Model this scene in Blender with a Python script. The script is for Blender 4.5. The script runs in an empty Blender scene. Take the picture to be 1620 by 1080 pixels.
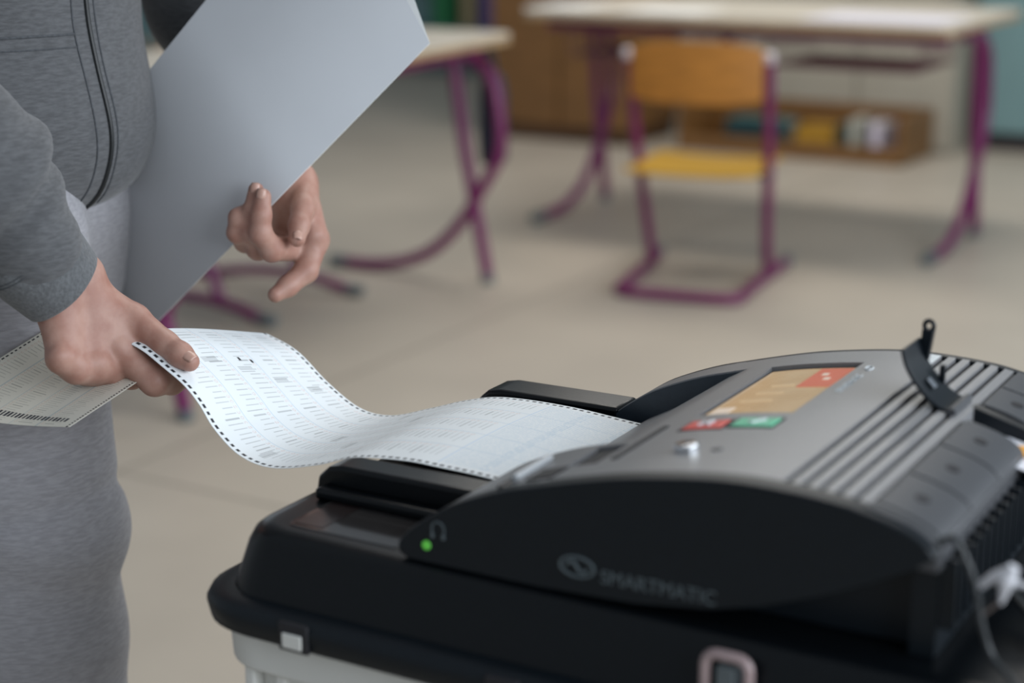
import bpy, bmesh, math, random
import numpy as np
from mathutils import Matrix, Vector
random.seed(7); rng = np.random.default_rng(7)
scn = bpy.context.scene
C = scn.collection
S = 0.91                       # plan units -> metres

# ------------------------------------------------------------------ camera
F_PX, CAM_H, Y_HOR = 2750.0, 1.35, -190.0
PITCH = math.atan2(540 - Y_HOR, F_PX)
YAW = math.radians(30)
cam_d = bpy.data.cameras.new('camera'); cam = bpy.data.objects.new('camera', cam_d); C.objects.link(cam)
cam.location = (0, 0, CAM_H * S)
cam.rotation_euler = (math.pi / 2 - PITCH, 0, YAW)
cam_d.sensor_width = 36; cam_d.lens = F_PX / 1620 * 36
cam_d.clip_start = .05; cam_d.clip_end = 60
cam_d.dof.use_dof = True; cam_d.dof.focus_distance = 1.83 * S; cam_d.dof.aperture_fstop = 2.5
scn.camera = cam

# ------------------------------------------------------------------ light
scn.view_settings.view_transform = 'Standard'; scn.view_settings.look = 'None'
scn.view_settings.exposure = 0.0; scn.view_settings.gamma = 1.0
scn.view_settings.use_curve_mapping = False
world = bpy.data.worlds.new('room_daylight'); scn.world = world; world.use_nodes = True
bg = world.node_tree.nodes['Background']; bg.inputs[0].default_value = (.80, .90, 1.0, 1); bg.inputs[1].default_value = .36
def area(name, loc, rot, sx, sy, power, col):
    d = bpy.data.lights.new(name, 'AREA'); d.shape = 'RECTANGLE'; d.size = sx * S; d.size_y = sy * S
    d.energy = power; d.color = col
    o = bpy.data.objects.new(name, d); C.objects.link(o)
    o.location = [q * S for q in loc]; o.rotation_euler = rot
    return o
area('window_light', (2.8, 2.2, 2.1), (0, math.radians(80), 0), 2.0, 7.0, 230, (.86, .93, 1.0))
area('ceiling_lamp_front', (-1.6, 3.2, 3.3), (0, 0, 0), 1.6, 1.2, 30, (1, .95, .87))
area('ceiling_lamp_rear', (-2.6, 6.8, 3.3), (0, 0, 0), 3.0, 1.0, 60, (1, .95, .87))

# ------------------------------------------------------------------ helpers
_f0 = np.array([-math.sin(YAW), math.cos(YAW), 0]); _rt = np.array([math.cos(YAW), math.sin(YAW), 0]); _z = np.array([0, 0, 1.])
_fw = _f0 * math.cos(PITCH) - _z * math.sin(PITCH); _up = _f0 * math.sin(PITCH) + _z * math.cos(PITCH)
_c = np.array([0, 0, CAM_H])
def ray(x, y): return _fw + _rt * (x - 810) / F_PX - _up * (y - 540) / F_PX
def at(x, y, dep): return _c + ray(x, y) * dep          # measured point of the photo at a known distance
def onv(x, y, v): d = ray(x, y); return _c + d * (v / d[1])
def onz(x, y, z): d = ray(x, y); return _c + d * ((z - CAM_H) / d[2])

MATS = {}
def mat(name, col, rough=.5, metal=0., noise=0., scale=40., col2=None, bump=0., spec=.5, trans=0., emit=None, sheen=0., sss=0., stretch=None, coat=0.):
    if name in MATS: return MATS[name]
    m = bpy.data.materials.new(name); m.use_nodes = True; nt = m.node_tree; p = nt.nodes['Principled BSDF']
    p.inputs['Base Color'].default_value = (*col, 1); p.inputs['Roughness'].default_value = rough; p.inputs['Metallic'].default_value = metal
    p.inputs['Specular IOR Level'].default_value = spec
    if coat: p.inputs['Coat Weight'].default_value = coat; p.inputs['Coat Roughness'].default_value = .08
    if trans: p.inputs['Transmission Weight'].default_value = trans
    if sheen: p.inputs['Sheen Weight'].default_value = sheen
    if sss:
        p.inputs['Subsurface Weight'].default_value = sss; p.inputs['Subsurface Radius'].default_value = (.012, .005, .003); p.inputs['Subsurface Scale'].default_value = .5
    if emit: p.inputs['Emission Color'].default_value = (*emit[0], 1); p.inputs['Emission Strength'].default_value = emit[1]
    if noise or bump:
        tc = nt.nodes.new('ShaderNodeTexCoord'); mp = nt.nodes.new('ShaderNodeMapping'); n = nt.nodes.new('ShaderNodeTexNoise')
        nt.links.new(tc.outputs['Object'], mp.inputs[0]); nt.links.new(mp.outputs[0], n.inputs['Vector'])
        if stretch: mp.inputs['Scale'].default_value = stretch
        n.inputs['Scale'].default_value = scale; n.inputs['Detail'].default_value = 4
        if noise:
            mx = nt.nodes.new('ShaderNodeMix'); mx.data_type = 'RGBA'
            c2 = col2 or tuple(q * (1 - noise) for q in col)
            rp = nt.nodes.new('ShaderNodeMapRange'); rp.inputs[1].default_value = .35; rp.inputs[2].default_value = .65
            nt.links.new(n.outputs['Fac'], rp.inputs[0]); nt.links.new(rp.outputs[0], mx.inputs['Factor'])
            mx.inputs['A'].default_value = (*col, 1); mx.inputs['B'].default_value = (*c2, 1)
            nt.links.new(mx.outputs['Result'], p.inputs['Base Color'])
        if bump:
            b = nt.nodes.new('ShaderNodeBump'); b.inputs['Strength'].default_value = bump; b.inputs['Distance'].default_value = .002
            nt.links.new(n.outputs['Fac'], b.inputs['Height']); nt.links.new(b.outputs[0], p.inputs['Normal'])
    MATS[name] = m; return m
def colour_attr_mat(name, rough=.6):
    m = bpy.data.materials.new(name); m.use_nodes = True; nt = m.node_tree; p = nt.nodes['Principled BSDF']
    a = nt.nodes.new('ShaderNodeAttribute'); a.attribute_name = 'print'
    nt.links.new(a.outputs['Color'], p.inputs['Base Color']); p.inputs['Roughness'].default_value = rough
    p.inputs['Specular IOR Level'].default_value = .25
    return m

def tag(o, label=None, cat=None, group=None, kind=None):
    if label: o['label'] = label
    if cat: o['category'] = cat
    if group: o['group'] = group
    if kind: o['kind'] = kind
    return o
def thing(name, loc, rz=0., label=None, cat=None, group=None):
    o = bpy.data.objects.new(name, None); C.objects.link(o); o.empty_display_size = .05
    o.location = [q * S for q in loc]; o.rotation_euler = (0, 0, rz)
    o['_base'] = list(map(float, loc))
    return tag(o, label, cat, group)
def base_of(o):
    b = np.zeros(3)
    while o is not None:
        if '_base' in o: b = b + np.array(list(o['_base'])); break
        o = o.parent
    return b
def mk(name, verts, faces, m, parent=None, local=False, smooth=40, bevel=0., segs=3):
    """verts in plan coordinates (or in the thing's own frame when local)"""
    v = np.asarray(verts, float)
    if parent is not None and not local: v = v - base_of(parent)
    me = bpy.data.meshes.new(name); me.from_pydata((v * S).tolist(), [], [tuple(int(i) for i in f) for f in faces]); me.update()
    bm = bmesh.new(); bm.from_mesh(me); bmesh.ops.recalc_face_normals(bm, faces=bm.faces); bm.to_mesh(me); bm.free()
    if smooth:
        me.polygons.foreach_set('use_smooth', [True] * len(me.polygons)); me.set_sharp_from_angle(angle=math.radians(smooth))
    for q in (m if isinstance(m, (list, tuple)) else [m]): me.materials.append(q)
    o = bpy.data.objects.new(name, me); C.objects.link(o)
    if parent is not None: o.parent = parent
    if bevel:
        b = o.modifiers.new('bevel', 'BEVEL'); b.width = bevel * S; b.segments = segs; b.limit_method = 'ANGLE'; b.angle_limit = math.radians(35)
    return o
def join(*parts):
    V, Fs = [], []
    for v, f in parts:
        n = len(V); V += [tuple(q) for q in v]; Fs += [[i + n for i in g] for g in f]
    return V, Fs
def box(x0, x1, y0, y1, z0, z1):
    v = [(x, y, z) for z in (z0, z1) for y in (y0, y1) for x in (x0, x1)]
    return v, [(0, 2, 3, 1), (4, 5, 7, 6), (0, 1, 5, 4), (2, 6, 7, 3), (0, 4, 6, 2), (1, 3, 7, 5)]
def prism(prof, v0, v1):
    n = len(prof); V = [(u, v0, z) for u, z in prof] + [(u, v1, z) for u, z in prof]
    return V, [list(range(n)), list(range(2 * n - 1, n - 1, -1))] + [(i, (i + 1) % n, n + (i + 1) % n, n + i) for i in range(n)]
def loft(rings, cap=True):
    n = len(rings[0]); V = [tuple(p) for r in rings for p in r]; Fs = []
    for k in range(len(rings) - 1):
        for i in range(n): Fs.append((k * n + i, k * n + (i + 1) % n, (k + 1) * n + (i + 1) % n, (k + 1) * n + i))
    if cap: Fs += [list(range(n))[::-1], [(len(rings) - 1) * n + i for i in range(n)]]
    return V, Fs
def catmull(P, per=8, closed=False):
    P = np.asarray(P, float); Q = np.vstack([2 * P[0] - P[1], P, 2 * P[-1] - P[-2]]); out = []
    for i in range(1, len(Q) - 2):
        for t in np.linspace(0, 1, per, endpoint=False):
            a, b, c, d = Q[i - 1], Q[i], Q[i + 1], Q[i + 2]
            out.append(.5 * (2 * b + (c - a) * t + (2 * a - 5 * b + 4 * c - d) * t * t + (3 * b - a - 3 * c + d) * t ** 3))
    out.append(P[-1]); return np.array(out)
def tube(P, r, n=12, smooth=0):
    P = catmull(P, smooth) if smooth else np.asarray(P, float)
    R = np.full(len(P), r) if np.isscalar(r) else np.interp(np.linspace(0, 1, len(P)), np.linspace(0, 1, len(r)), r)
    T = np.gradient(P, axis=0); T /= np.linalg.norm(T, axis=1)[:, None]
    a = np.array([0, 0, 1.]) if abs(T[0][2]) < .9 else np.array([1., 0, 0])
    nrm = np.cross(T[0], a); nrm /= np.linalg.norm(nrm); rings = []
    for p, t, q in zip(P, T, R):
        nrm = nrm - t * (nrm @ t); nrm /= np.linalg.norm(nrm); bi = np.cross(t, nrm)
        rings.append([p + q * (math.cos(s) * nrm + math.sin(s) * bi) for s in np.linspace(0, 2 * math.pi, n, endpoint=False)])
    return loft(rings)
def disc_cyl(c, axis, r, h, n=24):
    c = np.array(c, float); axis = np.array(axis, float); axis /= np.linalg.norm(axis)
    return tube([c, c + axis * h], r, n)
def rrect(x0, x1, y0, y1, r, n=6):
    out = []
    for cx, cy, a0 in ((x1 - r, y1 - r, 0), (x0 + r, y1 - r, 90), (x0 + r, y0 + r, 180), (x1 - r, y0 + r, 270)):
        for k in range(n + 1):
            a = math.radians(a0 + 90 * k / n); out.append((cx + r * math.cos(a), cy + r * math.sin(a)))
    return out
def text_shape(s, size, extrude=.0006):
    cu = bpy.data.curves.new('txt', 'FONT'); cu.body = s; cu.size = size; cu.extrude = extrude
    o = bpy.data.objects.new('txt', cu); C.objects.link(o); bpy.context.view_layer.update()
    me = o.to_mesh(); v = np.array([tuple(q.co) for q in me.vertices]); f = [list(p.vertices) for p in me.polygons]
    o.to_mesh_clear(); bpy.data.objects.remove(o); bpy.data.curves.remove(cu)
    return v, f
def place(shape, o, ex, ey, ez):
    v, f = shape; v = np.asarray(v, float)
    return np.asarray(o) + v[:, :1] * np.asarray(ex) + v[:, 1:2] * np.asarray(ey) + v[:, 2:3] * np.asarray(ez), f

# signed-distance modelling for organic shapes
def smin(a, b, k):
    h = np.clip(.5 + .5 * (b - a) / k, 0, 1); return b + (a - b) * h - k * h * (1 - h)
def cone(P, a, b, r0, r1):
    a = np.asarray(a, float); b = np.asarray(b, float); d = b - a; q = P - a
    t = np.clip((q @ d) / (d @ d), 0, 1)
    return np.linalg.norm(q - t[..., None] * d, axis=-1) - (r0 + (r1 - r0) * t)
def ellip(P, c, r):
    r = np.asarray(r, float); q = (P - np.asarray(c)) / r; k0 = np.linalg.norm(q, axis=-1); k1 = np.linalg.norm(q / r, axis=-1)
    return k0 * (k0 - 1) / np.maximum(k1, 1e-6)
def polish(fn, lo, hi, h):
    """surface nets of fn(P) < 0 on a regular grid"""
    lo = np.asarray(lo, float); n = np.ceil((np.asarray(hi) - lo) / h).astype(int) + 1
    g = np.stack(np.meshgrid(*[lo[i] + h * np.arange(n[i]) for i in range(3)], indexing='ij'), -1)
    D = np.empty(n)
    for i in range(n[0]): D[i] = fn(g[i])
    ins = D < 0
    acc = np.zeros((*(n - 1), 3)); cnt = np.zeros(n - 1)
    for ax in range(3):
        sl0 = [slice(None)] * 3; sl1 = [slice(None)] * 3; sl0[ax] = slice(0, -1); sl1[ax] = slice(1, None)
        d0, d1 = D[tuple(sl0)], D[tuple(sl1)]; cr = (d0 < 0) != (d1 < 0)
        t = np.where(cr, d0 / np.where(cr, d0 - d1, 1), 0)
        o1, o2 = [q for q in range(3) if q != ax]
        for i in (0, 1):
            for j in (0, 1):
                s = [slice(None)] * 3; s[o1] = slice(i, n[o1] - 1 + i); s[o2] = slice(j, n[o2] - 1 + j)
                c_ = cr[tuple(s)]; t_ = t[tuple(s)]
                acc[..., ax] += np.where(c_, t_, 0); acc[..., o1] += np.where(c_, i, 0); acc[..., o2] += np.where(c_, j, 0); cnt += c_
    act = cnt > 0; idx = -np.ones(n - 1, int); idx[act] = np.arange(act.sum())
    cell = np.argwhere(act); V = lo + h * (cell + acc[act] / cnt[act][:, None])
    Fs = []
    for ax in range(3):
        o1, o2 = (ax + 1) % 3, (ax + 2) % 3
        s0 = [slice(1, -1)] * 3; s1 = [slice(1, -1)] * 3; s0[ax] = slice(0, n[ax] - 1); s1[ax] = slice(1, n[ax])
        a, b = ins[tuple(s0)], ins[tuple(s1)]
        for pos in (True, False):
            e = np.argwhere((a != b) & (a == pos))
            if not len(e): continue
            e = e + 1; e[:, ax] -= 1
            def cellid(d1, d2):
                q = e.copy(); q[:, o1] += d1; q[:, o2] += d2; return idx[tuple(q.T)]
            quad = np.stack([cellid(-1, -1), cellid(0, -1), cellid(0, 0), cellid(-1, 0)], 1)
            Fs.append(quad if pos else quad[:, ::-1])
    return V, np.vstack(Fs).tolist()
def mesh_fast(name, V, Fs, m, parent, smooth=180):
    v = (np.asarray(V) - base_of(parent)) * S
    me = bpy.data.meshes.new(name); me.from_pydata(v.tolist(), [], Fs); me.update()
    me.polygons.foreach_set('use_smooth', [True] * len(me.polygons))
    for q in (m if isinstance(m, (list, tuple)) else [m]): me.materials.append(q)
    o = bpy.data.objects.new(name, me); C.objects.link(o); o.parent = parent; return o
def copy_tree(o, parent=None):
    c = o.copy(); C.objects.link(c); c.parent = parent
    for ch in list(o.children): copy_tree(ch, c)
    return c

# ------------------------------------------------------------------ materials
M_floor = mat('beige_linoleum', (.47, .415, .345), .42, noise=.10, scale=2.2, spec=.35)
M_teal = mat('teal_paint', (.16, .27, .28), .55, noise=.08, scale=3)
M_dark = mat('dark_plinth', (.03, .025, .028), .6, noise=.2, scale=10)
M_brown = mat('brown_laminate', (.20, .095, .028), .45, noise=.25, scale=5, stretch=(1, 1, 6))
M_greige = mat('greige_laminate', (.36, .33, .27), .5, noise=.08, scale=3)
M_top = mat('birch_table_top', (.60, .54, .45), .4, noise=.08, scale=6)
M_edge = mat('beech_edge', (.42, .29, .16), .5, noise=.2, scale=20)
M_purple = mat('purple_powder_coat', (.15, .010, .085), .35, noise=.12, scale=60)
M_cap = mat('grey_plastic_cap', (.10, .12, .13), .5, noise=.1, scale=60)
M_capw = mat('pale_plastic_cap', (.55, .48, .50), .4, noise=.1, scale=60)
M_oak = mat('orange_plywood', (.42, .17, .025), .4, noise=.25, scale=12, stretch=(1, 1, 5))
M_seat = mat('yellow_plywood', (.56, .31, .025), .4, noise=.12, scale=12, stretch=(1, 5, 1))
M_black = mat('black_plastic', (.0035, .0068, .0105), .42, noise=.2, scale=300, bump=.03, spec=.30)
M_lid = mat('black_lid_plastic', (.0032, .0045, .006), .28, noise=.2, scale=300, bump=.04, spec=.25)
M_blue = mat('dark_slate_plastic', (.024, .034, .046), .42, noise=.15, scale=200, spec=.4)
M_grey = mat('silver_grey_plastic', (.215, .215, .222), .36, noise=.08, scale=400, bump=.02, spec=.5)
M_grey2 = mat('rear_grey_plastic', (.062, .064, .070), .40, noise=.08, scale=400, bump=.02, spec=.5)
M_gasket = mat('groove_black', (.010, .010, .014), .6, noise=.2, scale=200)
M_white = mat('white_translucent_plastic', (.66, .66, .63), .45, noise=.05, scale=8)
M_chrome = mat('chrome', (.75, .77, .8), .12, metal=1., noise=.05, scale=50)
M_red = mat('red_button', (.72, .075, .06), .35, noise=.1, scale=80)
M_green = mat('green_button', (.085, .52, .30), .35, noise=.1, scale=80)
M_print = mat('white_print', (.62, .66, .68), .5, noise=.05, scale=80)
M_logo = mat('grey_logo_print', (.075, .095, .105), .5, noise=.05, scale=80)
M_led = mat('green_led', (.05, .3, .03), .3, noise=.1, scale=500, emit=((.18, .75, .10), .28))
M_skin = mat('skin', (.41, .240, .190), .48, noise=.35, scale=55, col2=(.335, .170, .130), bump=.25, spec=.35, sss=.12)
M_nail = mat('fingernail', (.50, .30, .24), .28, noise=.08, scale=80)
M_hood = mat('grey_heather_fleece', (.112, .114, .120), .95, noise=.28, scale=190, bump=.5, spec=.1, sheen=.2, stretch=(.45, .45, 2.0))
M_pant = mat('pale_grey_jersey', (.335, .33, .352), .95, noise=.20, scale=170, bump=.4, spec=.1, sheen=.2, stretch=(.45, .45, 2.0))
M_zip = mat('zip_black', (.012, .014, .015), .5, noise=.2, scale=300)
M_seam = mat('grey_seam', (.075, .08, .088), .95, noise=.3, scale=300)
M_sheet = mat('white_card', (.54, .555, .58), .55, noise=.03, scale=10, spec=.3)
M_sheet2 = mat('white_card_inner_lit', (.86, .88, .87), .55, noise=.03, scale=10, spec=.3)  # whiter inner face, lightened further because that leaf turns toward the light
M_hair = mat('dark_hair', (.03, .02, .015), .6, noise=.4, scale=200)
M_shoe = mat('white_shoe', (.5, .5, .5), .6, noise=.1, scale=60)

# ------------------------------------------------------------------ the room
fl = mk('floor', *box(-12, 5, -2, 14, -.05, 0), M_floor, smooth=0); tag(fl, kind='structure')
for k, (p, q) in enumerate((((-2.75, 2.9), (-.6, 2.9)), ((-2.75, .5), (-2.75, 12)), ((-6, 7.4), (2, 7.4)))):
    d = np.array(q) - np.array(p); n = np.array([-d[1], d[0]]) / np.linalg.norm(d) * .006
    mk('seam', [(p[0] + n[0], p[1] + n[1], .0008), (q[0] + n[0], q[1] + n[1], .0008), (q[0] - n[0], q[1] - n[1], .0008), (p[0] - n[0], p[1] - n[1], .0008)],
       [(0, 1, 2, 3)], mat('linoleum_seam', (.33, .29, .24), .6, noise=.1, scale=20), fl)
tag(mk('wall_back', *box(-12, 5, 11.0, 11.15, 0, 3.4), M_teal, smooth=0), kind='structure')
tag(mk('baseboard_back', *box(-12, 5, 10.97, 11.0, 0, .09), M_greige, smooth=0), kind='structure')

# tall brown cupboard
t = thing('tall_cupboard', (-4.4, 8.3, 0), label='tall brown wooden cupboard against the back of the room', cat='cupboard')
mk('body', *box(-4.82, -3.98, 8.14, 8.7, .08, 2.2), M_brown, t, bevel=.006)
mk('plinth', *box(-4.80, -4.0, 8.16, 8.68, 0, .08), mat('brown_plinth', (.10, .045, .015), .5, noise=.2, scale=6), t)
for a, b in ((-4.81, -4.41), (-4.395, -3.99)):
    d = mk('door', *box(a, b, 8.118, 8.138, .09, 2.19), M_brown, t, bevel=.004)
    mk('handle', *tube([((b - .05) if a < -4.5 else a + .05, 8.105, 1.0), ((b - .05) if a < -4.5 else a + .05, 8.105, 1.15)], .006), M_chrome, d)
# greige cupboard behind the table
t = thing('low_cupboard', (-3.2, 8.75, 0), label='low greige cupboard with plain doors behind the wide table', cat='cupboard')
mk('body', *box(-3.97, -2.46, 8.72, 9.2, .0, 1.0), M_greige, t, bevel=.005)
for k in range(3):
    a = -3.965 + k * .502; d = mk('door', *box(a, a + .492, 8.70, 8.72, .02, .98), M_greige, t, bevel=.004)
    mk('knob', *disc_cyl((a + .45, 8.70, .8), (0, -1, 0), .012, .02), M_chrome, d)
# teal cupboard with dark plinth
t = thing('teal_cupboard', (-1.2, 9.2, 0), label='teal painted cupboard on a dark plinth at right edge', cat='cupboard')
mk('body', *box(-2.44, .6, 8.97, 9.6, .09, 2.2), M_teal, t, bevel=.006)
mk('plinth', *box(-2.42, .58, 8.99, 9.58, 0, .09), M_dark, t)
for k in range(3): mk('door', *box(-2.43 + k * 1.01, -1.43 + k * 1.01, 8.95, 8.97, .1, 2.19), M_teal, t, bevel=.004)
# book trough
t = thing('book_trough', (-3.1, 8.45, 0), label='low brown wooden book trough standing on the floor by the cupboards', cat='shelf')
mk('bottom', *box(-3.72, -2.56, 8.2, 8.69, .0, .025), M_brown, t)
mk('front_board', *box(-3.72, -2.575, 8.2, 8.222, .025, .085), M_brown, t, bevel=.003)
mk('side_board', *box(-2.575, -2.55, 8.2, 8.69, .0, .235), M_brown, t, bevel=.003)
mk('side_board', *box(-3.745, -3.72, 8.2, 8.69, .0, .235), M_brown, t, bevel=.003)
mk('back_board', *box(-3.72, -2.575, 8.672, 8.69, .025, .235), M_brown, t, bevel=.003)
def book(x0, x1, y0, y1, z0, z1, col, label, name='book', lean=0.):
    m = mat('book_%.2f_%.2f_%.2f' % col, col, .5, noise=.12, scale=30)
    cx, cy = (x0 + x1) / 2, (y0 + y1) / 2
    t = thing(name, (cx, cy, z0), label=label, cat='book', group='books in the background')
    w, d, h = (x1 - x0) / 2, (y1 - y0) / 2, z1 - z0; k = min(.008, .22 * min(2 * w, h))
    if h > 2 * w:      # upright, spine to the front
        mk('cover', *join(box(-w, -w + k, -d, d, 0, h), box(w - k, w, -d, d, 0, h), box(-w, w, -d, -d + k, 0, h)), m, t, local=True)
        mk('pages', *box(-w + k, w - k, -d + k, d - .006, .004, h - .006), mat('book_pages', (.6, .57, .5), .7, noise=.1, scale=40), t, local=True)
    else:
        mk('cover', *join(box(-w, w, -d, d, 0, k), box(-w, w, -d, d, h - k, h), box(-w, w, -d, -d + k, 0, h)), m, t, local=True)
        mk('pages', *box(-w + .006, w - .006, -d + k, d - .006, k, h - k), mat('book_pages', (.6, .57, .5), .7, noise=.1, scale=40), t, local=True)
    t.rotation_euler[1] = lean
    return t
book(-3.50, -3.20, 8.30, 8.5, .026, .085, (.45, .50, .52), 'thick pale grey book lying flat in the trough')
book(-3.52, -3.17, 8.28, 8.5, .086, .135, (.02, .05, .06), 'black covered book lying on the pale grey book')
book(-3.515, -3.20, 8.29, 8.5, .136, .165, (.03, .12, .13), 'dark teal book topmost on the black book')
book(-3.14, -2.93, 8.3, 8.5, .026, .15, (.46, .24, .02), 'ochre yellow book box lying in the trough')
book(-2.92, -2.885, 8.28, 8.5, .026, .17, (.05, .08, .07), 'slim dark green book upright beside the ochre box')
book(-2.86, -2.79, 8.28, 8.5, .026, .20, (.42, .42, .36), 'cream book upright second from the trough end')
book(-2.75, -2.68, 8.28, 8.5, .026, .19, (.68, .62, .72), 'pale lilac book upright at the trough end')

# bookcase with coloured binders at the back wall
t = thing('bookcase', (-6.9, 10.78, 0), label='teal open bookcase at the back wall beyond the left table', cat='bookcase')
for x in (-7.72, -6.10): mk('side_board', *box(x - .012, x + .012, 10.6, 10.95, 0, 1.4), M_teal, t, bevel=.003)
for z in (.02, .305, .72, 1.1): mk('shelf_board', *box(-7.708, -6.112, 10.6, 10.95, z, z + .022), M_teal, t, bevel=.003)
mk('back_panel', *box(-7.708, -6.112, 10.935, 10.95, .04, 1.39), mat('pale_teal_panel', (.22, .36, .37), .6, noise=.06, scale=4), t)
# ------------------------------------------------------------------ school tables
TZ = .858
def make_table(name, loc, rz, L, W, label, group, off=0.):
    t = thing(name, loc, rz, label, 'table', group)
    h = L / 2
    mk('table_top', *loft([[(x, y, z) for x, y in rrect(-h, h, off - W / 2, off + W / 2, .05)] for z in (TZ - .012, TZ)]), M_top, t, local=True, smooth=30)
    mk('edge_band', *loft([[(x, y, z) for x, y in rrect(-h - .002, h + .002, off - W / 2 - .002, off + W / 2 + .002, .05)] for z in (TZ - .034, TZ - .0125)]), M_edge, t, local=True, smooth=30)
    for x in (-h + .05, h - .05):
        curved = [(x, -.06, .80), (x, .12, .795), (x, .27, .73), (x, .315, .59), (x, .315, .45), (x, .245, .32), (x, .165, .20), (x, .06, .10), (x, -.06, .045), (x, -.19, .023), (x, -.30, .022)]
        lg = mk('curved_leg', *tube(catmull(curved, 6), .021), M_purple, t, local=True)
        mk('foot_cap', *tube([(x, -.29, .023), (x, -.36, .023)], .0225), M_cap, lg, local=True)
        lg = mk('straight_leg', *tube([(x, .14, .79), (x, .185, .46), (x, .272, .02)], .021), M_purple, t, local=True)
        mk('foot_cap', *tube([(x, .270, .03), (x, .276, .0)], .0225), M_cap, lg, local=True)
    for y in (-.24, .24):
        mk('top_rail', *tube([(-h + .05, y, .79), (h - .05, y, .79)], .017), M_purple, t, local=True)
    return t
tr = make_table('school_table', (-2.585, 6.42, 0), 0, 1.72, .98, 'wide pale school table on purple legs behind the yellow chair', 'school tables', .10)
def basket(t, x0, x1):
    parts = []
    for k in range(9):
        y = -.26 + k * .06; parts.append(tube([(x0, y, .79), (x0 + .02, y, .68), (x1 - .02, y, .68), (x1, y, .79)], .004, 6))
    for x in np.linspace(x0 + .02, x1 - .02, 9): parts.append(tube([(x, -.27, .68), (x, .23, .68)], .004, 6))
    mk('book_basket', *join(*parts), mat('brown_wire', (.12, .05, .06), .5, noise=.1, scale=50), t, local=True)
basket(tr, .13, .72); basket(tr, -.72, -.15)
mk('bag_hook', *tube([(.0, -.33, .80), (.0, -.33, .66)], .02), mat('hook_plum', (.06, .01, .03), .5, noise=.1, scale=40), tr, local=True)
tl = make_table('school_table', (-3.215, 4.15, 0), math.radians(-85.6), 1.86, .70, 'pale school table end with purple legs at left behind the white folder', 'school tables')
for i, (x0, x1, y0, y1, lab) in enumerate(((-2.3, -1.78, 6.06, 6.5, 'pale lilac paper sheet lying on the right end of the wide table'),
                           (-3.05, -2.72, 6.06, 6.4, 'white paper sheet lying on the middle of the wide table'),
                           (-3.45, -3.2, 6.06, 6.4, 'white paper sheet lying on the left end of the wide table'))):
    tag(mk('paper_sheet', *box(x0, x1, y0, y1, TZ + .0005, TZ + .004), mat('lilac_paper', (.66, .64, .70), .6, noise=.03, scale=10) if i == 0 else mat('white_paper', (.74, .73, .70), .6, noise=.03, scale=10)), lab, 'paper', 'papers on the wide table')

# coloured binders standing in the bookcase
for x0, x1, z0, z1, col, lab in ((-6.80, -6.62, .328, .66, (.012, .19, .06), 'green binder standing on the middle shelf of the bookcase'),
                                 (-6.56, -6.44, .328, .64, (.38, .31, .17), 'tan binder standing between the green and violet binders'),
                                 (-6.40, -6.29, .328, .66, (.15, .10, .28), 'violet binder standing beside the tan binder in the bookcase'),
                                 (-6.43, -6.33, .043, .295, (.60, .20, .02), 'orange binder standing on the bottom shelf of the bookcase'),
                                 (-6.32, -6.22, .043, .295, (.58, .34, .02), 'yellow binder standing beside the orange one on bottom shelf'),
                                 (-6.26, -6.16, .328, .60, (.62, .24, .03), 'bright orange binder standing beside the violet binder')):
    book(x0, x1, 10.63, 10.9, z0, z1, col, lab, 'binder')
# school bag hanging at the far end of the left table
t = thing('school_bag', (-3.045, 5.145, .38), label='dark navy school bag hanging between the purple legs of left table', cat='bag')
M_navy = mat('navy_nylon', (.022, .028, .055), .7, noise=.25, scale=40)
mk('body', *loft([[(-3.045 + x * k * .45, 5.145 + y * k, z) for x, y in rrect(-.085, .085, -.05, .05, .03)] for z, k in ((.40, .75), (.42, .95), (.50, 1.), (.64, .95), (.70, .7), (.71, .4))]), M_navy, t, smooth=60)
mk('strap', *tube([(-3.06, 5.145, .70), (-3.06, 5.13, .77), (-3.05, 5.10, .81), (-3.04, 5.13, .77), (-3.035, 5.145, .70)], .008, 8, smooth=4), M_navy, t)

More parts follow.
